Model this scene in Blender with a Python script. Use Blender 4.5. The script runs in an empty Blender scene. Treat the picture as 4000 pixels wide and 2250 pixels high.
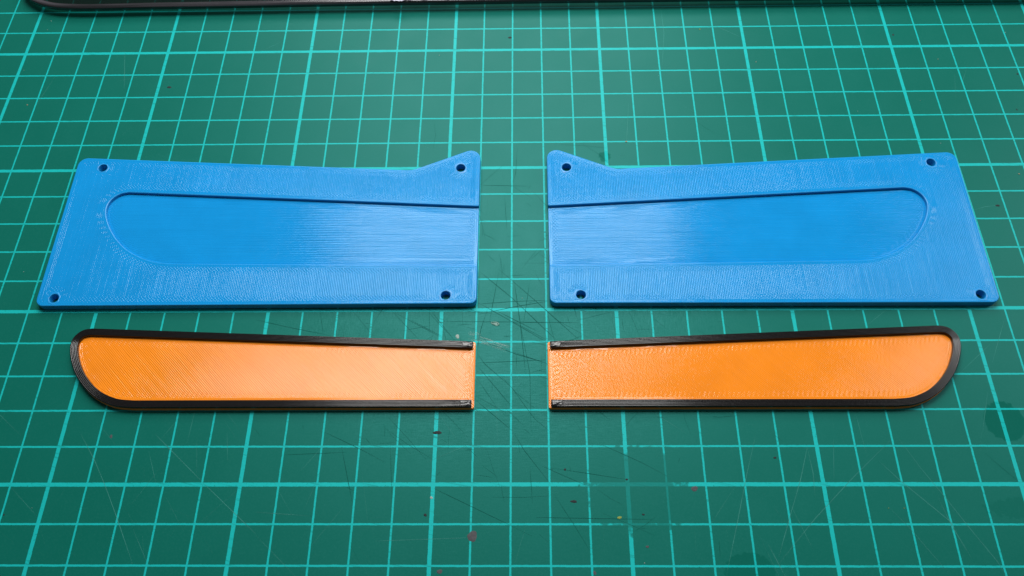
import bpy, math, random
import numpy as np
from mathutils import Vector
from mathutils.geometry import delaunay_2d_cdt

random.seed(7)
MM = 0.001
scene = bpy.context.scene
COL = scene.collection

# ---------------------------------------------------------------- camera
cam_data = bpy.data.cameras.new("camera")
cam = bpy.data.objects.new("camera", cam_data)
COL.objects.link(cam)
cam.location = (0.0037042, -0.0988694, 0.2024259)
cam.rotation_euler = (0.4819977, 0.0158554, 0.0033567)
cam_data.sensor_width = 36.0
cam_data.lens = 27.6053
cam_data.clip_start = 0.005
cam_data.clip_end = 20.0
cam_data.dof.use_dof = True
scene.render.filter_size = 1.1
cam_data.dof.focus_distance = 0.235
cam_data.dof.aperture_fstop = 36.0
scene.camera = cam
CAM_R = cam.rotation_euler.to_matrix()
CAM_F = 27.6053 / 36.0 * 4000.0

# ---------------------------------------------------------------- light
world = bpy.data.worlds.new("World")
scene.world = world
world.use_nodes = True
bg = world.node_tree.nodes["Background"]
bg.inputs[0].default_value = (0.86, 0.95, 1.0, 1)
bg.inputs[1].default_value = 0.08


def area_light(name, loc, target, sx, sy, power, colour):
    d = bpy.data.lights.new(name, 'AREA')
    d.shape = 'RECTANGLE'
    d.size = sx
    d.size_y = sy
    d.energy = power
    d.color = colour
    o = bpy.data.objects.new(name, d)
    o.location = loc
    o.rotation_euler = (Vector(target) - Vector(loc)).to_track_quat('-Z', 'Y').to_euler()
    COL.objects.link(o)
    return o


area_light("ceiling_lamp", (-0.012, 0.228, 0.45), (0, 0.02, 0), 0.30, 0.19, 2.6, (1.0, 0.99, 0.97))
area_light("back_lamp", (-0.02, 0.47, 0.36), (0, 0.03, 0), 0.38, 0.20, 1.5, (1.0, 0.99, 0.97))
area_light("side_lamp", (0.60, 0.27, 0.40), (0.05, 0.03, 0), 0.22, 0.60, 1.75, (0.97, 0.99, 1.0))

vs = scene.view_settings
vs.view_transform = 'Standard'
vs.look = 'None'
vs.exposure = 0.0
vs.gamma = 1.0
vs.use_curve_mapping = False


# ---------------------------------------------------------------- helpers
def px(x, y, z=0.0):
    """photo pixel -> point (metres) on the horizontal plane z that the thing touches"""
    d = CAM_R @ Vector(((x - 2000.0) / CAM_F, -(y - 1125.0) / CAM_F, -1.0))
    t = (z - cam.location.z) / d.z
    return cam.location + d * t


def tag(o, label, cat, group=None):
    o["label"] = label
    o["category"] = cat
    if group:
        o["group"] = group
    return o


def empty(name, loc=(0, 0, 0)):
    o = bpy.data.objects.new(name, None)
    o.empty_display_size = 0.01
    o.location = loc
    COL.objects.link(o)
    return o


def mesh_obj(name, verts, faces, mats, parent=None, mat_idx=None, smooth=None, attrs=None, loc=None):
    me = bpy.data.meshes.new(name)
    me.from_pydata([tuple(float(c) for c in v) for v in verts], [], [tuple(int(i) for i in f) for f in faces])
    for m in (mats if isinstance(mats, (list, tuple)) else [mats]):
        me.materials.append(m)
    if mat_idx is not None:
        me.polygons.foreach_set("material_index", np.asarray(mat_idx, dtype=np.int32))
    if smooth is not None:
        me.polygons.foreach_set("use_smooth", np.asarray(smooth, dtype=bool))
    if attrs:
        for k, (kind, arr) in attrs.items():
            a = me.attributes.new(k, kind, 'POINT')
            a.data.foreach_set('value' if kind == 'FLOAT' else 'vector', np.asarray(arr, dtype=np.float32).ravel())
    me.update()
    o = bpy.data.objects.new(name, me)
    if parent is not None:
        o.parent = parent
    if loc is not None:
        o.location = loc
    COL.objects.link(o)
    return o


# ---- a small expression layer over shader nodes
class X:
    nt = None

    def __init__(self, s):
        self.s = s

    @staticmethod
    def math(op, *a, clamp=False):
        n = X.nt.nodes.new('ShaderNodeMath')
        n.operation = op
        n.use_clamp = clamp
        for i, v in enumerate(a):
            if isinstance(v, X):
                X.nt.links.new(v.s, n.inputs[i])
            else:
                n.inputs[i].default_value = float(v)
        return X(n.outputs[0])

    def __add__(s, o): return X.math('ADD', s, o)
    __radd__ = __add__
    def __sub__(s, o): return X.math('SUBTRACT', s, o)
    def __rsub__(s, o): return X.math('SUBTRACT', o, s)
    def __mul__(s, o): return X.math('MULTIPLY', s, o)
    __rmul__ = __mul__
    def __truediv__(s, o): return X.math('DIVIDE', s, o)
    def abs(s): return X.math('ABSOLUTE', s)
    def sin(s): return X.math('SINE', s)
    def sqrt(s): return X.math('SQRT', s)
    def max(s, o): return X.math('MAXIMUM', s, o)
    def min(s, o): return X.math('MINIMUM', s, o)
    def clamp(s): return X.math('ADD', s, 0.0, clamp=True)

    def step(s, a, b, smooth=True):
        """0 at a, 1 at b"""
        n = X.nt.nodes.new('ShaderNodeMapRange')
        n.interpolation_type = 'SMOOTHSTEP' if smooth else 'LINEAR'
        flip = a > b
        lo, hi = (b, a) if flip else (a, b)
        X.nt.links.new(s.s, n.inputs[0])
        n.inputs[1].default_value = lo
        n.inputs[2].default_value = hi
        n.inputs[3].default_value = 1.0 if flip else 0.0
        n.inputs[4].default_value = 0.0 if flip else 1.0
        return X(n.outputs[0])


def new_mat(name):
    m = bpy.data.materials.new(name)
    m.use_nodes = True
    X.nt = m.node_tree
    b = X.nt.nodes["Principled BSDF"]
    return m, b


def coords():
    """object coordinates in millimetres"""
    t = X.nt.nodes.new('ShaderNodeTexCoord')
    s = X.nt.nodes.new('ShaderNodeSeparateXYZ')
    X.nt.links.new(t.outputs['Object'], s.inputs[0])
    return X(s.outputs[0]) * 1000.0, X(s.outputs[1]) * 1000.0, X(s.outputs[2]) * 1000.0


def combine(x, y, z=0.0):
    n = X.nt.nodes.new('ShaderNodeCombineXYZ')
    for i, v in enumerate((x, y, z)):
        if isinstance(v, X):
            X.nt.links.new(v.s, n.inputs[i])
        else:
            n.inputs[i].default_value = float(v)
    return n.outputs[0]


def noise(x, y, scale, detail=2.0, z=0.0, rough=0.5):
    n = X.nt.nodes.new('ShaderNodeTexNoise')
    n.inputs['Scale'].default_value = scale
    n.inputs['Detail'].default_value = detail
    n.inputs['Roughness'].default_value = rough
    X.nt.links.new(combine(x, y, z), n.inputs['Vector'])
    return X(n.outputs['Fac'])


def attr(name, vector=False):
    n = X.nt.nodes.new('ShaderNodeAttribute')
    n.attribute_name = name
    if vector:
        s = X.nt.nodes.new('ShaderNodeSeparateXYZ')
        X.nt.links.new(n.outputs['Vector'], s.inputs[0])
        return X(s.outputs[0]), X(s.outputs[1])
    return X(n.outputs['Fac'])


def mixc(f, a, b):
    n = X.nt.nodes.new('ShaderNodeMix')
    n.data_type = 'RGBA'
    if isinstance(f, X):
        X.nt.links.new(f.s, n.inputs[0])
    else:
        n.inputs[0].default_value = f
    for i, c in ((6, a), (7, b)):
        if isinstance(c, tuple):
            n.inputs[i].default_value = (*c, 1)
        else:
            X.nt.links.new(c, n.inputs[i])
    return n.outputs[2]


def tilt_normal(tx, ty):
    n = X.nt.nodes.new('ShaderNodeVectorMath')
    n.operation = 'NORMALIZE'
    X.nt.links.new(combine(tx * -1.0, ty * -1.0, 1.0), n.inputs[0])
    return n.outputs[0]


def plug(v, sock):
    if isinstance(v, X):
        X.nt.links.new(v.s, sock)
    elif hasattr(v, 'is_linked'):
        X.nt.links.new(v, sock)
    else:
        sock.default_value = v


def plain(name, colour, rough=0.5, spec=0.5, metallic=0.0, var=0.0, scale=2.0):
    m, b = new_mat(name)
    if var:
        x, y, z = coords()
        f = noise(x, y, scale, 3.0, z=z)
        plug(mixc(f, tuple(c * (1 - var) for c in colour), tuple(min(1, c * (1 + var)) for c in colour)), b.inputs['Base Color'])
    else:
        b.inputs['Base Color'].default_value = (*colour, 1)
    b.inputs['Roughness'].default_value = rough
    b.inputs['Specular IOR Level'].default_value = spec
    b.inputs['Metallic'].default_value = metallic
    return m


# ---------------------------------------------------------------- materials
def make_mat_material():
    m, b = new_mat("cutting_mat_vinyl")
    x, y, z = coords()
    wob = noise(x, y, 0.55, 2.0)
    wob2 = noise(x, y, 2.6, 2.0)

    def lines(c, other, shift):
        cc = c + (wob - 0.5) * 0.16 + (wob2 - 0.5) * 0.12
        d1 = X.math('PINGPONG', cc + 5000.0, 5.0)           # distance to the nearest centimetre
        d5 = X.math('PINGPONG', cc + 5000.0 - shift, 25.0)  # distance to the nearest fifth centimetre
        minor = d1.step(0.29, 0.21)
        major = d5.step(0.56, 0.47)
        return minor.max(major)
    # thick lines: every fifth centimetre, x = 30 + 50 k ; y = 0 + 50 k
    lx = lines(x, y, 30.0)
    ly = lines(y, x, 0.0)
    line = lx.max(ly)
    # worn print: chips everywhere, one nearly erased patch, thin knife gaps
    chips = noise(x, y, 1.7, 4.0, z=3.0, rough=0.7)
    chip_mask = chips.step(0.62, 0.69)
    hatch = noise(x * 0.35 + y * 1.6, y * 0.2, 1.5, 3.0, z=9.0).step(0.61, 0.66)
    middle = ((x / 75.0) * (x / 75.0) + (y / 45.0) * (y / 45.0)).step(1.3, 0.2)
    e = ((x - 33.0) / 13.0) * ((x - 33.0) / 13.0) + ((y + 51.5) / 11.5) * ((y + 51.5) / 11.5)
    erased = (e + (noise(x, y, 0.55, 3.0, z=5.0) - 0.5) * 2.6).step(1.25, 0.75)
    keep = (1.0 - chip_mask * 0.75) * (1.0 - hatch * (0.35 + 0.5 * middle)) * (1.0 - erased * 0.78)
    line = line * keep
    # sheet colour
    big = noise(x, y, 0.03, 3.0)
    fine = noise(x, y, 2.2, 4.0, z=1.0)
    green = mixc(big, (0.0026, 0.102, 0.073), (0.0034, 0.120, 0.090))
    green = mixc((fine - 0.5).clamp() * 0.7, green, (0.02, 0.15, 0.12))
    teal = mixc(fine, (0.007, 0.36, 0.35), (0.011, 0.425, 0.41))
    col = mixc(line, green, teal)

    # greasy and dull patches with an outline of their own
    def patch(cx, cy, rx, ry, ragged, seed):
        ee = ((x - cx) / rx) * ((x - cx) / rx) + ((y - cy) / ry) * ((y - cy) / ry)
        return (ee + (noise(x, y, 0.9, 4.0, z=seed) - 0.5) * ragged).step(1.08, 0.92)
    p1 = px(3925, 1645) * 1000
    p2 = px(2930, 2235) * 1000
    p3 = px(2362, 612) * 1000
    p4 = px(3990, 1985) * 1000
    st = patch(p1.x, p1.y, 5.3, 5.4, 0.9, 11.0)
    st = st.max(patch(p2.x, p2.y, 6.2, 4.6, 0.8, 12.0))
    st = st.max(patch(p3.x, p3.y, 1.7, 2.2, 3.4, 13.0) * 0.6)
    st = st.max(patch(p4.x, p4.y, 9.0, 2.4, 2.4, 14.0) * 0.5)
    col = mixc(st * 0.22, col, mixc(line, (0.003, 0.072, 0.052), teal))
    plug(col, b.inputs['Base Color'])
    rough = 0.41 + (noise(x, y, 0.12, 3.0, z=2.0) - 0.5) * 0.12 + (fine - 0.5) * 0.14
    plug(rough.max(0.2) + st * 0.25, b.inputs['Roughness'])
    plug(0.26 - st * 0.18, b.inputs['Specular IOR Level'])
    b.inputs['Specular Tint'].default_value = (0.28, 0.95, 1.0, 1)
    # fine leather-like grain, rougher where the knife has worked
    g1 = noise(x, y, 3.1, 2.0, z=20.0)
    g2 = noise(x, y, 3.1, 2.0, z=30.0)
    s1 = noise(x * 0.25, y * 2.4, 1.6, 2.0, z=40.0)
    s2 = noise(x * 2.4, y * 0.25, 1.6, 2.0, z=50.0)
    amp = 0.05 + middle * 0.16
    plug(tilt_normal((g1 - 0.5) * amp + (s2 - 0.5) * amp, (g2 - 0.5) * amp + (s1 - 0.5) * amp), b.inputs['Normal'])
    return m


def make_print_top(name, colour, angle, amp, rough, dot=1.0, pitch=0.42, bright=0.12, spec=0.3, grit=1.1, press=0.8, tint=(1.0, 1.0, 1.0)):
    """top layer of a printed part: beads of plastic at an angle, outline beads near the edges"""
    m, b = new_mat(name)
    x, y, z = coords()
    ca, sa = math.cos(angle), math.sin(angle)
    along = x * (-sa) + y * ca
    across = x * ca + y * sa
    ed = attr("edge")
    gx, gy = attr("edge_dir", True)
    k = 2 * math.pi / pitch
    wav = noise(across * 1.0, along * 0.12, 1.1, 2.0, z=2.0)
    lineamp = noise(across * 2.4, along * 0.05, 1.0, 1.0, z=7.0)
    fill = ((across + (wav - 0.5) * 0.18) * k).sin() * (0.45 + lineamp * 1.1) * amp
    # turning points of the infill: two rows of little beads inside the outline beads
    zone = ed.step(0.8, 1.0) * ed.step(2.9, 2.2) * (noise(x, y, 0.14, 2.0, z=33.0).step(0.30, 0.55) * 0.75 + 0.25)
    pa = (across + (wav - 0.5) * 0.25) * (k * 0.5)
    pe = ed * (2 * math.pi / 0.95)
    da = pa.sin() * X.math('COSINE', pe) * zone * (amp * dot)
    de = X.math('COSINE', pa) * pe.sin() * zone * (amp * dot)
    ring = ed.step(0.9, 0.8)
    rings = (ed * k).sin() * amp * 1.2
    n1 = noise(x, y, 4.5, 2.0, z=15.0)
    n2 = noise(x, y, 4.5, 2.0, z=25.0)
    spark = amp * grit
    # whole lines lie a little askew and patches of the layer were pressed differently
    streak = (noise(across * 1.5, along * 0.035, 1.0, 2.0, z=55.0) - 0.5) * amp * 1.0
    m1 = (noise(x, y, 0.8, 2.0, z=61.0) - 0.5) * amp * press
    m2 = (noise(x, y, 0.8, 2.0, z=71.0) - 0.5) * amp * press
    fill = fill + streak
    inf = 1.0 - ring
    tx = inf * ((fill + da) * ca + de * gx) + ring * rings * gx + (n1 - 0.5) * spark + m1
    ty = inf * ((fill + da) * sa + de * gy) + ring * rings * gy + (n2 - 0.5) * spark + m2
    plug(tilt_normal(tx, ty), b.inputs['Normal'])
    var = noise(x, y, 0.10, 3.0)
    groove = (across * k).sin().step(-1.0, 0.2)
    c = mixc(var, tuple(v * (1 - bright) for v in colour), tuple(min(1.0, v * (1 + bright)) for v in colour))
    c = mixc((1.0 - groove) * 0.35, c, tuple(v * 0.55 for v in colour))  # valleys between beads coloured darker, occlusion shade painted into the plastic
    plug(c, b.inputs['Base Color'])
    plug((noise(x, y, 0.35, 3.0, z=4.0) - 0.5) * 0.10 + rough, b.inputs['Roughness'])
    b.inputs['Specular IOR Level'].default_value = spec
    b.inputs['Specular Tint'].default_value = (*tint, 1)
    return m


def make_print_side(name, colour, rough):
    m, b = new_mat(name)
    x, y, z = coords()
    f = noise(x * 0.4, y * 0.4, 1.0, 3.0, z=z * 6.0)
    plug(mixc(f, tuple(v * 0.85 for v in colour), tuple(min(1, v * 1.1) for v in colour)), b.inputs['Base Color'])
    plug((f - 0.5) * 0.2 + rough, b.inputs['Roughness'])
    return m


BLUE = (0.006, 0.250, 0.605)
ORANGE = (0.89, 0.252, 0.013)
M = {}
M['mat'] = make_mat_material()
M['blue_frame'] = make_print_top("blue_plastic_top", BLUE, 0.0, 0.20, 0.18, dot=0.9, pitch=0.5, spec=0.20, grit=0.6, press=0.4, tint=(0.75, 0.98, 1.0))
M['blue_floor'] = make_print_top("blue_plastic_floor", BLUE, math.radians(89.0), 0.19, 0.15, dot=0.8, pitch=0.6, spec=0.25, grit=0.4, press=0.22, tint=(0.78, 0.98, 1.0))
M['blue_side'] = make_print_side("blue_plastic_side", BLUE, 0.38)
M['orange_top'] = make_print_top("orange_plastic_top", ORANGE, math.radians(45.0), 0.25, 0.14, dot=0.5, pitch=0.46, spec=0.54, grit=0.13, press=0.10)
M['orange_side'] = make_print_side("orange_plastic_side", ORANGE, 0.4)


def make_black():
    m, b = new_mat("black_plastic")
    x, y, z = coords()
    f = noise(x, y, 1.6, 3.0)
    plug(mixc(f, (0.0045, 0.0040, 0.0042), (0.010, 0.0088, 0.0092)), b.inputs['Base Color'])
    plug((noise(x, y, 2.5, 3.0, z=4.0) - 0.5) * 0.16 + 0.18, b.inputs['Roughness'])
    b.inputs['Specular IOR Level'].default_value = 0.42
    return m


M['black'] = make_black()
M['cut_dark'] = plain("knife_cut", (0.004, 0.068, 0.053), 0.9, 0.05, var=0.3)
M['cut_light'] = plain("dusty_knife_cut", (0.045, 0.215, 0.185), 0.85, 0.15, var=0.4, scale=0.4)
M['scuff'] = plain("pale_scuff", (0.50, 0.60, 0.57), 0.8, 0.2, var=0.3)
M['plum'] = plain("plum_residue", (0.070, 0.070, 0.076), 0.75, 0.2, var=0.45, scale=1.5)
M['soot'] = plain("dark_residue", (0.018, 0.022, 0.024), 0.7, 0.2, var=0.4)
M['pale'] = plain("pale_residue", (0.26, 0.34, 0.31), 0.7, 0.3, var=0.3)
M['tan'] = plain("tan_crumb", (0.45, 0.30, 0.18), 0.8, 0.2, var=0.3)
M['yellow'] = plain("yellow_crumb", (0.22, 0.28, 0.06), 0.8, 0.2, var=0.3)


# ---------------------------------------------------------------- outline tools (2D, millimetres)
def fillet(poly):
    """poly: list of (u, v, radius); radius 0 keeps the point"""
    out = []
    n = len(poly)
    for i, (u, v, r) in enumerate(poly):
        if r <= 0:
            out.append((u, v))
            continue
        p = Vector((u, v))
        a = Vector(poly[i - 1][:2]) - p
        c = Vector(poly[(i + 1) % n][:2]) - p
        a.normalize()
        c.normalize()
        half = a.angle(c) / 2
        t = r / math.tan(half)
        centre = p + (a + c).normalized() * (r / math.sin(half))
        s = p + a * t - centre
        e = p + c * t - centre
        a0 = math.atan2(s.y, s.x)
        da = (math.atan2(e.y, e.x) - a0 + math.pi) % (2 * math.pi) - math.pi
        k = max(4, int(abs(da) * max(r, 1.0) / 0.35))
        k = min(k, 16)
        for j in range(k + 1):
            w = a0 + da * j / k
            out.append((centre.x + r * math.cos(w), centre.y + r * math.sin(w)))
    return out


def spline(pts, k=6):
    P = [Vector(p) for p in pts]
    P = [P[0] * 2 - P[1]] + P + [P[-1] * 2 - P[-2]]
    out = []
    for i in range(1, len(P) - 2):
        p0, p1, p2, p3 = P[i - 1], P[i], P[i + 1], P[i + 2]
        for j in range(k):
            t = j / k
            q = 0.5 * ((2 * p1) + (p2 - p0) * t + (2 * p0 - 5 * p1 + 4 * p2 - p3) * t * t + (3 * p1 - p0 - 3 * p2 + p3) * t ** 3)
            out.append((q.x, q.y))
    out.append(tuple(P[-2]))
    return out


def ccw(pts):
    a = sum(pts[i - 1][0] * pts[i][1] - pts[i][0] * pts[i - 1][1] for i in range(len(pts)))
    return pts if a > 0 else pts[::-1]


def normals_of(pts, closed=True):
    """inward unit normals of a counter-clockwise outline"""
    P = np.array(pts)
    d1 = P - np.roll(P, 1, 0)
    d2 = np.roll(P, -1, 0) - P
    if not closed:
        d1[0] = d2[0]
        d2[-1] = d1[-1]
    d1 /= np.linalg.norm(d1, axis=1)[:, None] + 1e-12
    d2 /= np.linalg.norm(d2, axis=1)[:, None] + 1e-12
    n = np.stack([-(d1[:, 1] + d2[:, 1]), d1[:, 0] + d2[:, 0]], 1)
    n /= np.linalg.norm(n, axis=1)[:, None] + 1e-12
    cosh = (n * np.stack([-d1[:, 1], d1[:, 0]], 1)).sum(1)
    return n / np.maximum(cosh, 0.5)[:, None]


def inside(poly, q):
    P = np.array(poly)
    x, y = q[:, 0][:, None], q[:, 1][:, None]
    x1, y1 = P[:, 0][None], P[:, 1][None]
    x2, y2 = np.roll(P[:, 0], -1)[None], np.roll(P[:, 1], -1)[None]
    c = ((y1 > y) != (y2 > y)) & (x < (x2 - x1) * (y - y1) / (y2 - y1 + 1e-15) + x1)
    return c.sum(1) % 2 == 1


def edge_info(loops, q):
    best = np.full(len(q), 1e9)
    vec = np.zeros((len(q), 2))
    for lp in loops:
        P = np.array(lp)
        Q = np.roll(P, -1, 0)
        for a, b in zip(P, Q):
            d = b - a
            t = np.clip(((q - a) @ d) / (d @ d + 1e-12), 0, 1)
            w = q - (a + t[:, None] * d)
            l = np.linalg.norm(w, axis=1)
            m = l < best
            best[m] = l[m]
            vec[m] = w[m] / (l[m][:, None] + 1e-9)
    return best, vec


def cap(loops, step):
    """fill an outline with holes; interior grid points carry the distance to the edge"""
    pts, edges = [], []
    for lp in loops:
        s = len(pts)
        pts += [tuple(p) for p in lp]
        edges += [(s + i, s + (i + 1) % len(lp)) for i in range(len(lp))]
    nb = len(pts)
    if step:
        P = np.array(loops[0])
        gx, gy = np.meshgrid(np.arange(P[:, 0].min(), P[:, 0].max(), step), np.arange(P[:, 1].min(), P[:, 1].max(), step))
        g = np.stack([gx.ravel(), gy.ravel()], 1)
        ok = inside(loops[0], g)
        for h in loops[1:]:
            ok &= ~inside(h, g)
        g = g[ok]
        dist, _ = edge_info(loops, g)
        g = g[dist > step * 0.4]
        pts += [tuple(p) for p in g]
    v, _, f, _, _, _ = delaunay_2d_cdt([Vector(p) for p in pts], edges, [], 0, 1e-5)
    v = np.array([tuple(p) for p in v])
    f = np.array([list(t) for t in f])
    cen = v[f].mean(1)
    ok = inside(loops[0], cen)
    for h in loops[1:]:
        ok &= ~inside(h, cen)
    return v, f[ok]


def printed_solid(name, outline, holes, height, mats, parent, step=1.0, layer=0.3, round_top=0.3, mirror=1, bulge=0.05, z0=0.0, bead_edge=None):
    """printed slab: layered side wall, rounded top edge, filled top, drilled holes. mats = (top, side)"""
    outline = ccw([(p[0] * mirror, p[1]) for p in outline])
    holes = [[(h[0] * mirror + h[2] * math.cos(a), h[1] + h[2] * math.sin(a)) for a in np.linspace(0, 2 * math.pi, 28, endpoint=False)] for h in holes]
    nrm = normals_of(outline)
    P = np.array(outline)
    prof = []
    nl = max(1, round(height / layer))
    lh = height / nl
    for i in range(nl):
        for zz, dd in ((0.06, bulge), (0.3, 0.008), (0.5, 0.0), (0.7, 0.008), (0.94, bulge)):
            prof.append((i * lh + zz * lh, dd))
    prof = [(z, d) for z, d in prof if z < height - round_top * 0.9]
    for w in np.linspace(0.15, 1.0, 5):
        prof.append((height - round_top * (1 - math.sin(w * math.pi / 2)), round_top * (1 - math.cos(w * math.pi / 2))))
    verts, faces, midx, smooth = [], [], [], []
    n = len(P)
    for z, d in prof:
        verts += [(q[0], q[1], z) for q in P + nrm * d]
    for r in range(len(prof) - 1):
        for i in range(n):
            j = (i + 1) % n
            faces.append((r * n + i, r * n + j, (r + 1) * n + j, (r + 1) * n + i))
            midx.append(1)
            smooth.append(True)
    rim = [tuple(q) for q in P + nrm * prof[-1][1]]
    v, f = cap([rim] + holes, step)
    s = len(verts)
    verts += [(q[0], q[1], height) for q in v]
    loops = [rim] + holes
    if bead_edge is not None:                              # beads follow this outline instead of the cut edge
        loops = [[(p[0] * mirror, p[1]) for p in bead_edge]]
    dist, vec = edge_info(loops, v)
    for t in f:
        a, b2, c = v[t[0]], v[t[1]], v[t[2]]
        up = (b2[0] - a[0]) * (c[1] - a[1]) - (b2[1] - a[1]) * (c[0] - a[0]) > 0
        t = t if up else t[::-1]
        faces.append((s + t[0], s + t[1], s + t[2]))
        midx.append(0)
        smooth.append(False)
    v2, f2 = cap([[tuple(q) for q in P + nrm * prof[0][1]]] + holes, 0)
    s2 = len(verts)
    verts += [(q[0], q[1], prof[0][0]) for q in v2]
    for t in f2:
        a, b2, c = v2[t[0]], v2[t[1]], v2[t[2]]
        up = (b2[0] - a[0]) * (c[1] - a[1]) - (b2[1] - a[1]) * (c[0] - a[0]) > 0
        t = t[::-1] if up else t
        faces.append((s2 + t[0], s2 + t[1], s2 + t[2]))
        midx.append(1)
        smooth.append(False)
    edge = np.zeros(len(verts))
    evec = np.zeros((len(verts), 3))
    edge[s:s + len(v)] = dist
    evec[s:s + len(v), :2] = vec
    V = np.array(verts) * MM
    V[:, 2] += z0 * MM
    return mesh_obj(name, V, faces, list(mats), parent, midx, smooth, {"edge": ('FLOAT', edge), "edge_dir": ('FLOAT_VECTOR', evec)})


def tube_wall(name, cx, cy, r, z0, z1, mat, parent, seed, lip=0.55):
    """wall of a screw hole with the slightly raised, uneven bead around its mouth"""
    rnd = random.Random(seed)
    n = 28
    ph = [rnd.uniform(0, 6.28) for _ in range(4)]
    prof = [(0.0, z0 + 0.02), (0.0, z1 - 0.15), (0.03, z1 + 0.02), (lip * 0.35, z1 + 0.07), (lip * 0.75, z1 + 0.05), (lip, z1 - 0.02)]
    V, F = [], []
    for k, (d, z) in enumerate(prof):
        for i in range(n):
            a = 2 * math.pi * i / n
            w = 1 + 0.05 * math.sin(3 * a + ph[0]) + 0.04 * math.sin(5 * a + ph[1])
            rr = r - 0.01 + d * (w if k < 3 else (1 + 0.35 * math.sin(2 * a + ph[2]) + 0.25 * math.sin(7 * a + ph[3])))
            V.append(((cx + rr * math.cos(a)) * MM, (cy + rr * math.sin(a)) * MM, z * MM))
    for k in range(len(prof) - 1):
        for i in range(n):
            j = (i + 1) % n
            F.append((k * n + i, (k + 1) * n + i, (k + 1) * n + j, k * n + j)[::-1])
    return mesh_obj(name, V, F, mat, parent, smooth=[True] * len(F))


# ---------------------------------------------------------------- cutting mat
mat_root = tag(empty("cutting_mat"), "green self-healing cutting mat with turquoise centimetre grid, under everything", "cutting mat")


def mat_sheet():
    x0, x1, y0, y1, t, r = -300, 330, -215, 255, 3.0, 9.0
    out = ccw(fillet([(x0, y0, r), (x1, y0, r), (x1, y1, r), (x0, y1, r)]))
    n = len(out)
    P = np.array(out)
    nr = normals_of(out)
    V, F = [], []
    for z, d in ((-t, 0.0), (-0.3, 0.0), (-0.08, 0.08), (0.0, 0.3)):
        V += [(q[0] * MM, q[1] * MM, z * MM) for q in P + nr * d]
    for k in range(3):
        for i in range(n):
            j = (i + 1) % n
            F.append((k * n + i, k * n + j, (k + 1) * n + j, (k + 1) * n + i))
    F.append(tuple(range(3 * n, 4 * n)))
    F.append(tuple(range(n))[::-1])
    mesh_obj("sheet", V, F, M['mat'], mat_root)


mat_sheet()


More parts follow.
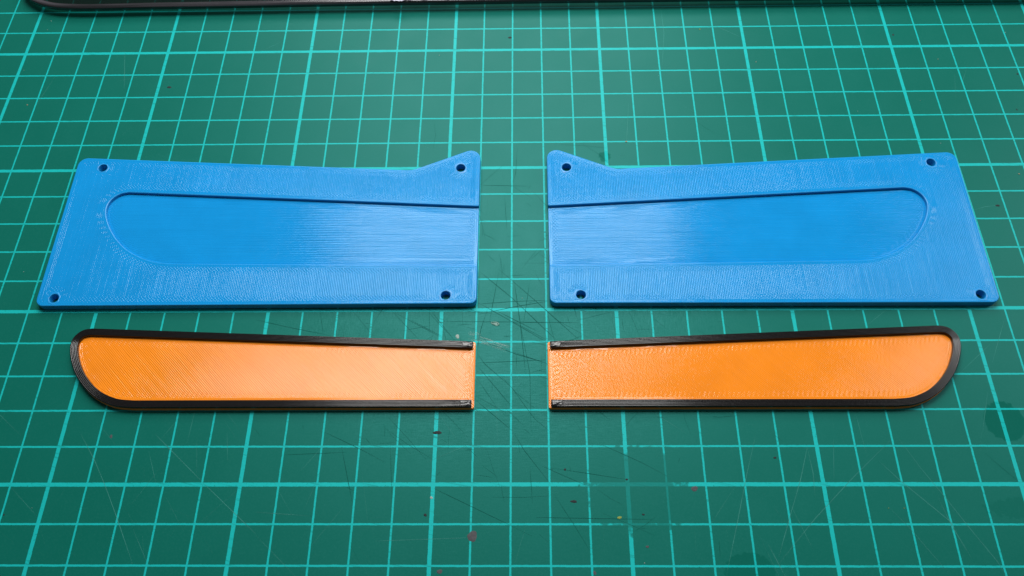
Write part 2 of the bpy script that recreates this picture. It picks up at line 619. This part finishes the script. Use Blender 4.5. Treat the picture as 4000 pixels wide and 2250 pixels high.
# knife cuts and scratches: (crop origin x, y, crop scale, kind, width mm, polylines in crop pixels)
S1, S2 = 2.574, 2.576
CUTS = [
    (0, 1687, S1, 'L', 0.10, [[(800, 0), (950, 280), (1060, 540), (1170, 860), (1330, 1330)], [(1550, 20), (2030, 500)],
                             [(2030, 500), (2574, 1030)]]),
    (0, 1687, S1, 'L', 0.07, [[(1250, 740), (1330, 900)], [(1340, 990), (1480, 1330)], [(1500, 190), (1580, 540)], [(1450, 340), (1450, 460)],
                             [(2080, 850), (2230, 1040)], [(1990, 960), (2140, 1220)], [(100, 210), (210, 400)], [(640, 590), (610, 650)],
                             [(1980, 60), (1975, 420)], [(2285, 0), (2285, 300)], [(1680, 760), (1930, 860)]]),
    (1000, 1687, S1, 'L', 0.08, [[(0, 1040), (390, 1449)], [(1040, 1160), (1150, 1320)], [(0, 810), (550, 850)], [(1200, 1100), (2200, 1060)], [(1140, 780), (1180, 830)]]),
    (1000, 1687, S1, 'D', 0.10, [[(690, 0), (1050, 180), (1300, 310)], [(860, 150), (930, 530), (970, 720)], [(1790, 570), (2574, 950)], [(950, 1150), (1050, 1340)],
                                [(1350, 150), (1360, 500), (1372, 720)], [(250, 230), (900, 210)]]),
    (1000, 1687, S1, 'D', 0.26, [[(900, 550), (985, 592)], [(1860, 75), (1915, 105)], [(1490, 0), (1520, 8)]]),
    (2000, 1687, S1, 'D', 0.11, [[(10, 0), (130, 190), (380, 520)], [(440, 650), (640, 960), (780, 1180)], [(0, 950), (200, 1040)], [(280, 1030), (370, 1110)],
                                [(300, 340), (740, 540)], [(900, 130), (1300, 310), (1560, 440)], [(240, 860), (1400, 880)], [(180, 350), (210, 720)], [(420, 370), (1150, 470)]]),
    (2000, 1687, S1, 'L', 0.08, [[(2460, 20), (2360, 420), (2260, 930), (2160, 1449)], [(2480, 1030), (2574, 1230)], [(2150, 980), (2200, 1180)], [(1620, 20), (1560, 120)],
                                [(1660, 20), (1600, 110)], [(1500, 190), (1440, 260)], [(2170, 60), (2230, 240)], [(1840, 1000), (1850, 1240)]]),
    (3000, 1687, S1, 'L', 0.15, [[(0, 1130), (170, 1449)], [(0, 1220), (110, 1449)]]),
    (3000, 1687, S1, 'L', 0.09, [[(1290, 40), (1540, 370), (1780, 660), (2000, 930), (2300, 1300), (2400, 1449)], [(1110, 280), (1330, 490), (1830, 900), (1900, 1000)],
                                [(1220, 760), (1420, 960), (1600, 1170), (1840, 1449)], [(1700, 650), (1850, 940), (2050, 1270)], [(660, 60), (660, 480)],
                                [(1240, 80), (850, 460), (480, 870), (110, 1320)], [(400, 130), (330, 470), (230, 830), (110, 1260)], [(2150, 0), (2130, 230)],
                                [(400, 150), (450, 420), (480, 650)], [(720, 0), (770, 120)], [(60, 760), (200, 940)]]),
    (3000, 1687, S1, 'D', 0.09, [[(2180, 210), (2540, 520)], [(1180, 520), (1260, 545)], [(1090, 1050), (1115, 1200)]]),
    (3000, 1125, S2, 'L', 0.08, [[(1920, 860), (2230, 560)], [(1560, 1200), (1870, 900)], [(980, 380), (1220, 200)], [(2380, 310), (2250, 760)], [(2210, 1050), (2160, 1449)],
                                [(970, 1240), (1000, 1400)], [(640, 1240), (660, 1440)], [(545, 230), (560, 430)]]),
    (1000, 1125, S2, 'D', 0.10, [[(960, 215), (1200, 500)], [(1350, 215), (1640, 520)], [(1400, 250), (1880, 500)], [(1750, 220), (2000, 530)],
                                [(0, 320), (300, 390), (750, 480)], [(640, 220), (680, 480)], [(540, 390), (640, 480)], [(2200, 620), (2300, 760), (2576, 1000)],
                                [(2210, 760), (2576, 1200)], [(2220, 900), (2420, 1200)], [(2200, 1120), (2576, 1440)]]),
    (1600, 1050, 3.623, 'D', 0.12, [[(980, 480), (1450, 750), (1960, 1050)], [(1250, 600), (1820, 890)], [(980, 30), (1460, 420), (1930, 870), (2080, 1010)],
                                   [(1260, 0), (1800, 470), (2400, 1000)], [(970, 500), (1500, 460), (1960, 440)], [(980, 640), (1500, 540), (1960, 460)],
                                   [(1480, 180), (1560, 760), (1640, 1440)], [(1260, 50), (1180, 500), (1130, 750)], [(20, 730), (460, 960)],
                                   [(1060, 1040), (1500, 1200), (1950, 1340)], [(920, 1340), (1930, 1290)], [(480, 745), (2400, 765)], [(250, 600), (630, 1000)], [(1700, 200), (1620, 760)],
                                   [(1100, 570), (1010, 850), (970, 1050), (960, 1160)]]),
    (1700, 560, 4.262, 'D', 0.10, [[(1150, 870), (1200, 1449)], [(1370, 50), (1340, 480), (1310, 640)], [(790, 700), (1560, 710)], [(960, 580), (930, 760)], [(880, 930), (850, 1200)],
                                  [(1120, 450), (1130, 640)], [(1590, 670), (1580, 730), (1550, 770)], [(1340, 1340), (1530, 1440)]]),
    (2000, 0, S2, 'L', 0.09, [[(1495, 80), (1530, 330), (1515, 660)], [(2020, 250), (2330, 390)], [(1180, 1030), (1150, 1440)]]),
    (0, 0, S2, 'L', 0.08, [[(560, 760), (350, 1080)], [(1370, 1230), (1230, 1360)], [(1020, 310), (1075, 345)], [(1260, 500), (1250, 900)]]),
    (3000, 562, S1, 'L', 0.13, [[(2060, 665), (2180, 630), (2310, 620)]]),
    (2000, 1125, S2, 'D', 0.09, [[(1160, 200), (1290, 490)], [(1010, 240), (640, 330)], [(780, 320), (960, 470)], [(420, 300), (760, 500)], [(0, 330), (380, 540)], [(0, 640), (360, 760)],
                                [(60, 240), (180, 860), (200, 1440)], [(0, 1010), (230, 1320), (380, 1440)], [(1640, 340), (1700, 480)], [(2130, 350), (2260, 480)],
                                [(560, 1230), (700, 1440)], [(1780, 230), (1850, 330)]]),
]


def ribbon(V, F, pts, width, z):
    """thin tapering sliver laid along a polyline"""
    P = [Vector((p.x, p.y)) for p in pts]
    Q = []
    for a, b in zip(P[:-1], P[1:]):
        k = max(1, int((b - a).length / 0.004))
        Q += [a.lerp(b, i / k) for i in range(k)]
    Q.append(P[-1])
    s = len(V)
    n = len(Q)
    for i, q in enumerate(Q):
        d = (Q[min(i + 1, n - 1)] - Q[max(i - 1, 0)])
        d = d.normalized() if d.length > 0 else Vector((1, 0))
        t = i / max(1, n - 1)
        w = width * MM * 0.5 * min(1.0, 0.15 + 5 * t, 0.15 + 5 * (1 - t)) * random.uniform(0.6, 1.15)
        V.append((q.x - d.y * w, q.y + d.x * w, z))
        V.append((q.x + d.y * w, q.y - d.x * w, z))
    for i in range(n - 1):
        a = s + 2 * i
        F.append((a, a + 1, a + 3, a + 2))


def build_cuts():
    VD, FD, VL, FL = [], [], [], []
    for ox, oy, sc, kind, w, lines in CUTS:
        for ln in lines:
            pts = [px(ox + x / sc, oy + y / sc) for x, y in ln]
            pts = [p + Vector((random.gauss(0, 0.00008), random.gauss(0, 0.00008), 0)) for p in pts]
            if kind == 'D':
                ribbon(VD, FD, pts, w * 1.15, 0.00002 + random.random() * 0.00001)
            else:
                ribbon(VL, FL, pts, w * 1.25, 0.00002 + random.random() * 0.00001)
    for i in range(230):                                   # shorter cuts, thickest where the knife is used
        x, y = random.gauss(0.008, 0.034), random.gauss(-0.004, 0.03)
        ang = random.choice([random.gauss(-0.65, 0.12), random.gauss(-1.45, 0.1), random.gauss(0.05, 0.1), random.uniform(-1.6, 1.6)])
        L = random.choice([0.002, 0.004, 0.007, 0.012]) * random.uniform(0.6, 1.4)
        d = Vector((math.cos(ang), math.sin(ang), 0)) * L / 2
        c = Vector((x, y, 0))
        bow = Vector((-d.y, d.x, 0)) * random.gauss(0, 0.05)
        ribbon(VD, FD, [c - d, c + bow, c + d], random.uniform(0.06, 0.11), 0.000018)
    for i in range(260):
        x, y = random.uniform(-0.14, 0.17), random.uniform(-0.08, 0.12)
        if random.random() < 0.5:
            y = random.uniform(-0.08, -0.03)
        ang = random.choice([random.gauss(-0.8, 0.2), random.gauss(1.3, 0.2), random.uniform(-1.6, 1.6)])
        L = random.choice([0.001, 0.002, 0.004, 0.010]) * random.uniform(0.6, 1.4)
        d = Vector((math.cos(ang), math.sin(ang), 0)) * L / 2
        c = Vector((x, y, 0))
        ribbon(VL, FL, [c - d, c + d], random.uniform(0.03, 0.07), 0.000016)
    o = mesh_obj("knife_marks", VD, FD, M['cut_dark'], mat_root)
    o["kind"] = "stuff"
    o = mesh_obj("dusty_scratches", VL, FL, M['cut_light'], mat_root)
    o["kind"] = "stuff"
    # pale scuff where something was dragged over the mat
    V, F = [], []
    for i in range(46):
        t = random.random()
        a = (random.uniform(810, 990), random.uniform(885, 1010))
        if i < 20:
            b = (a[0] + random.uniform(30, 130), a[1] + random.uniform(10, 50))
        else:
            a = (random.uniform(960, 1250), 0)
            a = (a[0], 950 + (a[0] - 960) * 0.36 + random.uniform(-8, 100) * (1 - 0.3 * t))
            b = (a[0] + random.uniform(80, 300), 0)
            b = (b[0], a[1] + (b[0] - a[0]) * random.uniform(0.24, 0.34))
        ribbon(V, F, [px(1600 + a[0] / 3.623, 1050 + a[1] / 3.623), px(1600 + b[0] / 3.623, 1050 + b[1] / 3.623)], random.uniform(0.05, 0.16), 0.000035 + i * 2e-7)
    o = mesh_obj("scuff_streaks", V, F, M['scuff'], mat_root)
    o["kind"] = "stuff"


build_cuts()


def spot(x, y, rx, ry, mat, seed, h=0.06):
    """flattened irregular blob of residue stuck to the mat; radii in photo pixels"""
    rnd = random.Random(seed)
    c = px(x, y)
    s = (px(x + 10, y) - c).length / 10
    sy = (px(x, y + 10) - c).length / 10
    n = 18
    ph = [rnd.uniform(0, 6.28) for _ in range(3)]
    V, F = [(0, 0, h * MM)], []
    for k, (f, z) in enumerate(((0.45, h), (0.85, h * 0.8), (1.0, 0.005))):
        for i in range(n):
            a = 2 * math.pi * i / n
            w = f * (1 + 0.10 * math.sin(2 * a + ph[0]) + 0.08 * math.sin(3 * a + ph[1]) + 0.05 * math.sin(6 * a + ph[2]))
            V.append((rx * s * w * math.cos(a), ry * sy * w * math.sin(a), (z + rnd.uniform(-0.01, 0.01) * (k < 2)) * MM))
    for i in range(n):
        j = (i + 1) % n
        F.append((0, 1 + i, 1 + j))
        for k in range(2):
            F.append((1 + k * n + i, 1 + (k + 1) * n + i, 1 + (k + 1) * n + j, 1 + k * n + j))
    mesh_obj("residue_spot", V, F, mat, mat_root, smooth=[True] * len(F), loc=(c.x, c.y, 0))


SPOTS = [(1845, 2095, 20, 20, 'plum'), (1717, 2233, 10, 9, 'plum'), (2713, 1909, 13, 10, 'plum'), (1708, 1690, 16, 7, 'soot'),
         (2448, 1873, 5, 4, 'soot'), (2241, 1959, 14, 5, 'soot'), (2207, 1834, 5, 4, 'soot'), (2513, 2010, 5, 4, 'soot'), (2529, 2136, 6, 5, 'plum'),
         (2323, 2238, 6, 8, 'plum'), (1685, 1944, 6, 5, 'pale'), (1661, 2012, 6, 6, 'soot'), (434, 1705, 5, 7, 'plum'), (3897, 803, 8, 4, 'soot'),
         (3027, 1788, 6, 4, 'soot'), (2420, 2022, 9, 5, 'yellow'), (661, 341, 8, 4, 'soot'), (1787, 1314, 7, 8, 'pale'), 
         (3975, 289, 4, 3, 'soot'), (3972, 428, 3, 3, 'soot'), (3489, 136, 4, 3, 'soot'), (1992, 147, 7, 4, 'soot'), (15, 2011, 4, 3, 'soot')]
for i, (x, y, rx, ry, mk) in enumerate(SPOTS):
    spot(x, y, rx, ry, M[mk], i)


def build_gouge():
    """chip torn out of the mat between the plates: a raised torn lip around a shiny hollow"""
    c = px(1934, 1264)
    V, F = [], []
    n = 24
    for k, (f, z) in enumerate(((0.3, 0.02), (0.62, 0.015), (0.85, 0.14), (1.05, 0.01))):
        for i in range(n):
            a = 2 * math.pi * i / n
            lx = 1.35 * math.cos(a)
            ly = 0.62 * math.sin(a) * (1 + 0.25 * math.cos(a))
            zz = z * (1 + 0.6 * math.sin(3 * a + 1) if k == 2 else 1)
            V.append(((lx * f * 0.96 + ly * f * 0.27) * MM, (ly * f * 0.96 - lx * f * 0.27) * MM, zz * MM))
    for k in range(3):
        for i in range(n):
            j = (i + 1) % n
            F.append((k * n + i, (k + 1) * n + i, (k + 1) * n + j, k * n + j))
    F.append(tuple(range(n)))
    mesh_obj("gouge", V, F, plain("torn_vinyl", (0.02, 0.13, 0.10), 0.35, 0.4, var=0.5, scale=3.0), mat_root, smooth=[True] * len(F), loc=(c.x, c.y, 0.0))


build_gouge()


# ---------------------------------------------------------------- blue plates
T_PLATE, T_FLOOR = 2.4, 1.4
REC_TOP = [(0, 33.95), (37.9, 36.07), (68.7, 37.75), (108.8, 39.85)]
REC_ARC = [(108.8, 39.85), (111.0, 39.35), (112.6, 38.25), (113.75, 36.75), (114.3, 34.6), (114.0, 32.2), (112.7, 29.0), (110.9, 26.0), (108.5, 22.9), (105.6, 20.1),
           (102.0, 17.7), (98.0, 15.9), (94.0, 14.85), (90.0, 14.45)]
HOLES = [(119.2, 49.15, 1.4), (6.05, 48.25, 1.45), (122.05, 3.05, 1.4), (8.9, 3.5, 1.4)]


def plate(x_edge, mirror, label):
    root = tag(empty("blue_plate", (x_edge * MM, 0, 0)), label, "plate", "pair of blue printed plates")
    arc = spline(REC_ARC, 5)
    poly = [(0, 0.9, 1.9), (127.1, 0.6, 2.4), (127.6, 53.3, 2.8), (21.2, 47.6, 7.0), (0, 56.7, 3.1), (0, 33.95, 0.45)]
    out = fillet(poly + [(p[0], p[1], 0) for p in arc] + [(0, 13.3, 0.45)])
    body = printed_solid("frame", out, HOLES, T_PLATE, (M['blue_frame'], M['blue_side']), root, step=1.0, mirror=mirror)
    floor = [(0.12, 13.28)] + [(0.12, 33.98)] + [(p[0] + 0.0, p[1]) for p in arc]
    floor = fillet([(0.12, 33.99, 0), *[(p[0] + 0.03, p[1] + (0.03 if i < 20 else -0.03), 0) for i, p in enumerate(arc)], (0.12, 13.26, 0)])
    printed_solid("recess_floor", floor, [], T_FLOOR, (M['blue_floor'], M['blue_side']), root, step=1.0, mirror=mirror, round_top=0.12, bulge=0.02)
    for i, h in enumerate(HOLES):
        tube_wall("screw_hole", h[0] * mirror, h[1], h[2], 0, T_PLATE, M['blue_side'], root, 10 * i + (mirror > 0))
    return root


plate(-9.95, -1, "blue printed plate whose recess opens to the right, behind the blade with the paler sheen")
plate(11.0, 1, "blue printed plate whose recess opens to the left, behind the more evenly orange blade")

# ---------------------------------------------------------------- orange blades with black rims
BL_TOP0, BL_TOP1 = (0.0, -10.75), (108.6, -6.35)
BL_ARC = [(108.6, -6.35), (110.7, -6.75), (112.2, -7.75), (113.3, -9.5), (113.5, -11.6), (113.0, -13.9), (111.7, -17.0), (109.6, -20.5), (106.4, -24.1),
          (103.1, -26.7), (99.9, -28.35), (96.4, -29.45), (92.0, -29.85)]
T_BASE, T_RIM, W_RIM = 1.2, 1.0, 2.1


def blade(x_edge, mirror, label, seed):
    root = tag(empty("orange_blade", (x_edge * MM, 0, 0)), label, "blade", "pair of orange printed blades with black rims")
    arc = spline(BL_ARC, 5)
    core = fillet([(0.0, -10.75, 0.4), *[(p[0], p[1], 0) for p in arc], (0.0, -29.85, 0.4)])
    core = ccw(core)
    n = normals_of(core)
    base = [tuple(q) for q in np.array(core) - n * 0.12]
    inner = np.array(arc) - normals_of(arc, closed=False) * (W_RIM + 0.05)
    bead = [(0.4, -12.9)] + [tuple(q) for q in inner] + [(0.4, -27.75)]
    printed_solid("base", base, [], T_BASE, (M['orange_top'], M['orange_side']), root, step=0.8, mirror=mirror, round_top=0.12, bulge=0.03, bead_edge=bead)
    # rim: beads side by side swept along the curved outline, open at the straight end
    path = [(0.55, -10.75 + 0.55 * 0.0405)]
    for k in range(1, 44):
        t = k / 44
        path.append((0.55 + (108.6 - 0.55) * t, -10.728 + (-6.35 + 10.728) * t))
    path += [(p[0], p[1]) for p in arc]
    for k in range(1, 41):
        t = k / 40
        path.append((92.0 + (0.55 - 92.0) * t, -29.85))
    path = [(p[0] * mirror, p[1]) for p in path]
    P = np.array(path)
    nr = normals_of(path, closed=False)
    if mirror > 0:
        nr = -nr                                           # path runs clockwise for the unmirrored part
    prof = [(0.0, T_BASE - 0.02), (0.0, T_BASE + 0.30), (0.03, T_BASE + 0.36), (0.0, T_BASE + 0.42), (0.0, T_BASE + 0.78), (0.06, T_BASE + 0.93)]
    nb = 5
    for b in range(nb):
        for s in range(1, 7):
            a = s / 6
            prof.append((0.06 + (W_RIM - 0.12) * (b + a) / nb, T_BASE + T_RIM - 0.075 + 0.075 * math.sin(a * math.pi) ** 0.7))
    prof += [(W_RIM, T_BASE + 0.78), (W_RIM, T_BASE + 0.42), (W_RIM - 0.03, T_BASE + 0.36), (W_RIM, T_BASE + 0.30), (W_RIM, T_BASE - 0.02)]
    rnd = random.Random(seed)
    V, F, m = [], [], len(prof)
    for i, (q, nn) in enumerate(zip(P, nr)):
        ends = min(i, len(P) - 1 - i)
        for d, z in prof:
            jit = 0.005
            if ends < 3 and z > T_BASE + 0.85:
                jit = 0.06
            V.append(((q[0] + nn[0] * d) * MM, (q[1] + nn[1] * d) * MM, (z + (rnd.uniform(-jit, jit) if z > T_BASE + 0.9 else 0)) * MM))
    for i in range(len(P) - 1):
        for k in range(m - 1):
            a, b2 = i * m + k, i * m + k + 1
            f = (a, b2, b2 + m, a + m)
            F.append(f if mirror > 0 else f[::-1])
    F.append(tuple(range(m))[::1 if mirror < 0 else -1])
    F.append(tuple(range((len(P) - 1) * m, len(P) * m))[::-1 if mirror < 0 else 1])
    sm = [True] * (len(F) - 2) + [False] * 2
    mesh_obj("rim", V, F, M['black'], root, smooth=sm)
    # melted start and end blobs of the rim beads
    for y0 in (-10.75 - W_RIM / 2 + 0.05, -29.85 + W_RIM / 2):
        Vb, Fb = [], []
        nx, ny = 12, 9
        for iy in range(ny + 1):
            for ix in range(nx + 1):
                u, v = ix / nx, iy / ny
                edge = min(1.0, 6 * min(u, 1 - u) * 1.2, 6 * min(v, 1 - v))
                h = T_BASE + T_RIM - 0.10 + 0.10 * edge + rnd.uniform(-0.05, 0.09) * (edge > 0.9)
                Vb.append((mirror * (0.5 + u * 3.4) * MM, (y0 + (v - 0.5) * (W_RIM - 0.15) + u * 3.4 * (0.04 if y0 > -20 else 0)) * MM, h * MM))
        for iy in range(ny):
            for ix in range(nx):
                a = iy * (nx + 1) + ix
                f = (a, a + 1, a + nx + 2, a + nx + 1)
                Fb.append(f if mirror > 0 else f[::-1])
        mesh_obj("rim_end_blob", Vb, Fb, M['black'], root, smooth=[True] * len(Fb))
    # single upright bead that closes the straight end of the base
    n_seg = 60
    Vb, Fb = [], []
    for i in range(n_seg + 1):
        y = -12.9 + (-27.7 + 12.9) * i / n_seg
        for k, (d, z) in enumerate(((0.0, T_BASE - 0.1), (0.02, T_BASE + 0.03), (0.2, T_BASE + 0.10), (0.38, T_BASE + 0.05), (0.44, T_BASE - 0.02))):
            Vb.append((mirror * (d - 0.05) * MM, y * MM, (z + rnd.uniform(-0.012, 0.012)) * MM))
    for i in range(n_seg):
        for k in range(4):
            a = i * 5 + k
            f = (a, a + 1, a + 6, a + 5)
            Fb.append(f[::-1] if mirror > 0 else f)
    mesh_obj("end_bead", Vb, Fb, M['orange_side'], root, smooth=[True] * len(Fb))
    return root


blade(-10.05, -1, "orange blade with black rim and broad pale sheen, square end facing right", 3)
blade(10.25, 1, "orange blade with black rim, evenly orange towards its rounded end, square end facing left", 4)


# ---------------------------------------------------------------- clear lid at the far edge of the mat
def lid():
    root = tag(empty("plastic_lid", (0, 0.15, 0)), "smoky clear plastic lid with rounded corner and dark rim beyond the blue plates", "lid")
    # lower front edge of the rim, 2.2 mm above the mat
    edge = [(93, -22), (109, 0), (140, 19), (182, 33), (233, 41.5), (326, 45), (440, 43.5), (600, 40), (1000, 33), (1300, 27.5), (1750, 21), (2300, 13.5), (3100, 4), (4000, -6)]
    front = [tuple((px(x, y, 0.0022) * 1000)[:2]) for x, y in edge]
    x0 = front[0][0] - 2.0
    left = [(x0 - 0.8, front[0][1] + 45), (x0 - 0.6, front[0][1] + 12), (x0 + 0.1, front[0][1] + 5)]
    xe, ye = front[-1]
    right = [(xe + 25, ye + 0.2), (xe + 34, ye + 2.2), (xe + 40, ye + 8), (xe + 42, ye + 20), (xe + 42.5, ye + 45)]
    top = [(xe + 42.5, 225), (x0 - 0.8, 225)]
    out = ccw(spline(left + front + right, 5) + top)
    P = np.array(out) - np.array([0, 150.0])
    nr = normals_of(out)
    n = len(P)

    def sweep(name, rings, mat, closed):
        V, F = [], []
        for d, z in rings:
            V += [(q[0] * MM, q[1] * MM, z * MM) for q in P + nr * d]
        m = len(rings)
        for k in range(m if closed else m - 1):
            for i in range(n):
                j = (i + 1) % n
                k2 = (k + 1) % m
                F.append((k * n + i, k * n + j, k2 * n + j, k2 * n + i))
        cnt = len(F)
        if not closed:
            F.append(tuple(range(n))[::-1])
            F.append(tuple(range((m - 1) * n, m * n)))
        return mesh_obj(name, V, F, mat, root, smooth=[True] * cnt + [False] * (len(F) - cnt))
    dark, b = new_mat("smoky_plastic")
    x, y, z = coords()
    f = noise(x * 0.012, z * 1.5, 1.0, 3.0).step(0.35, 0.7)
    plug(mixc(f, (0.010, 0.011, 0.012), (0.085, 0.078, 0.090)), b.inputs['Base Color'])  # paler purple-grey bands paint the rim's highlights into its colour
    b.inputs['Roughness'].default_value = 0.13
    sweep("rim", [(0.25, 2.2), (0.0, 2.45), (0.0, 3.3), (0.15, 3.8), (0.6, 4.1), (1.3, 4.15), (1.8, 4.0), (2.0, 3.5), (2.0, 2.5), (1.75, 2.2)], dark, True)
    g, b = new_mat("smoky_clear_sheet")
    nt = X.nt
    tr = nt.nodes.new('ShaderNodeBsdfTransparent')
    tr.inputs[0].default_value = (0.46, 0.52, 0.50, 1)
    gl = nt.nodes.new('ShaderNodeBsdfGlossy')
    gl.inputs['Roughness'].default_value = 0.12
    mx = nt.nodes.new('ShaderNodeMixShader')
    mx.inputs[0].default_value = 0.10
    nt.links.new(tr.outputs[0], mx.inputs[1])
    nt.links.new(gl.outputs[0], mx.inputs[2])
    nt.links.new(mx.outputs[0], nt.nodes['Material Output'].inputs[0])
    sweep("clear_sheet", [(2.02, 2.6), (2.02, 3.2)], g, False)
    for cx, cy in ((-160, 150), (205, 150), (-160, 215), (205, 215)):
        V, F = [], []
        for k, (r, z) in enumerate(((3.0, 0.0), (3.4, 0.3), (3.4, 2.5), (3.2, 2.58))):
            V += [((cx + r * math.cos(a)) * MM, (cy - 150 + r * math.sin(a)) * MM, z * MM) for a in np.linspace(0, 2 * math.pi, 20, endpoint=False)]
        for k in range(3):
            for i in range(20):
                j = (i + 1) % 20
                F.append((k * 20 + i, k * 20 + j, (k + 1) * 20 + j, (k + 1) * 20 + i))
        F.append(tuple(range(20))[::-1])
        F.append(tuple(range(60, 80)))
        mesh_obj("foot", V, F, dark, root)


lid()


# torn strip of silvery film lying on the lid behind its rim
def film():
    c = px(1640, -3, 0.0042)
    rnd = random.Random(5)
    nx, ny = 40, 10
    V, F = [], []
    for iy in range(ny + 1):
        for ix in range(nx + 1):
            u, v = ix / nx - 0.5, iy / ny
            front = rnd.uniform(-0.2, 0.2) - 0.3 * math.sin(ix * 0.35) if iy == 0 else 0
            x = u * 21.0
            y = v * 2.2 + front - (0.7 if u < -0.1 and iy == 0 else 0)
            z = 0.08 + 0.22 * (math.sin(ix * 0.7 + iy * 1.3) * 0.5 + 0.5) + rnd.uniform(0, 0.12)
            V.append((x * MM, y * MM, z * MM))
    for iy in range(ny):
        for ix in range(nx):
            a = iy * (nx + 1) + ix
            F.append((a, a + 1, a + nx + 2, a + nx + 1))
    o = mesh_obj("film_strip", V, F, plain("silvery_film", (0.40, 0.37, 0.46), 0.35, 0.5, var=0.6, scale=0.8), None, smooth=[False] * len(F), loc=(c.x, c.y, 0.00418))
    mod = o.modifiers.new("thickness", 'SOLIDIFY')
    mod.thickness = 0.00006
    tag(o, "crumpled silvery film strip lying on the rim of the lid", "film")


film()


# loose crumbs on the mat
def crumbs():
    rnd = random.Random(21)
    spots = [(107, 410, 'tan', 0.55), (2446, 553, 'tan', 0.7), (2733, 115, 'yellow', 0.6), (3664, 231, 'tan', 0.4), (3742, 2, 'tan', 0.3), (3980, 680, 'tan', 0.6),
             (125, 1984, 'pale', 0.2), (200, 83, 'pale', 0.4), (185, 116, 'pale', 0.35), (94, 275, 'pale', 0.3), (1716, 216, 'pale', 0.4), (3926, 127, 'pale', 0.5),
             (3264, 223, 'pale', 0.35), (3471, 1985, 'yellow', 0.35), (3532, 1985, 'yellow', 0.35), (93, 1062, 'pale', 0.3), (2572, 296, 'pale', 0.25),
             (3674, 560, 'pale', 0.4), (3350, 435, 'pale', 0.3), (3595, 393, 'pale', 0.3), (436, 2102, 'pale', 0.2), (2953, 242, 'tan', 0.5), (2040, 1165, 'pale', 0.3), (2518, 2200, 'pale', 0.4)]
    groups = {}
    for x, y, mk, s in spots:
        groups.setdefault(mk, []).append((px(x, y), s))
    V, F, mi = [], [], []
    names = list(groups)
    for k, mk in enumerate(names):
        for c, s in groups[mk]:
            b = len(V)
            r = s * 0.42 * MM
            ring = [(rnd.uniform(0.7, 1.3), 2 * math.pi * i / 7) for i in range(7)]
            V.append((c.x, c.y, r * 0.9))
            for w, a in ring:
                V.append((c.x + r * w * math.cos(a), c.y + r * w * math.sin(a) * 0.7, r * rnd.uniform(0.25, 0.6)))
            for w, a in ring:
                V.append((c.x + r * w * 0.9 * math.cos(a), c.y + r * w * 0.63 * math.sin(a), 0.00001))
            for i in range(7):
                j = (i + 1) % 7
                F.append((b, b + 1 + i, b + 1 + j))
                F.append((b + 1 + i, b + 8 + i, b + 8 + j, b + 1 + j))
                mi += [k, k]
    o = mesh_obj("crumbs", V, F, [M[k] for k in names], None, mi)
    o["kind"] = "stuff"
    o["label"] = "tiny tan, yellow and white crumbs scattered over the mat"
    o["category"] = "crumbs"


crumbs()
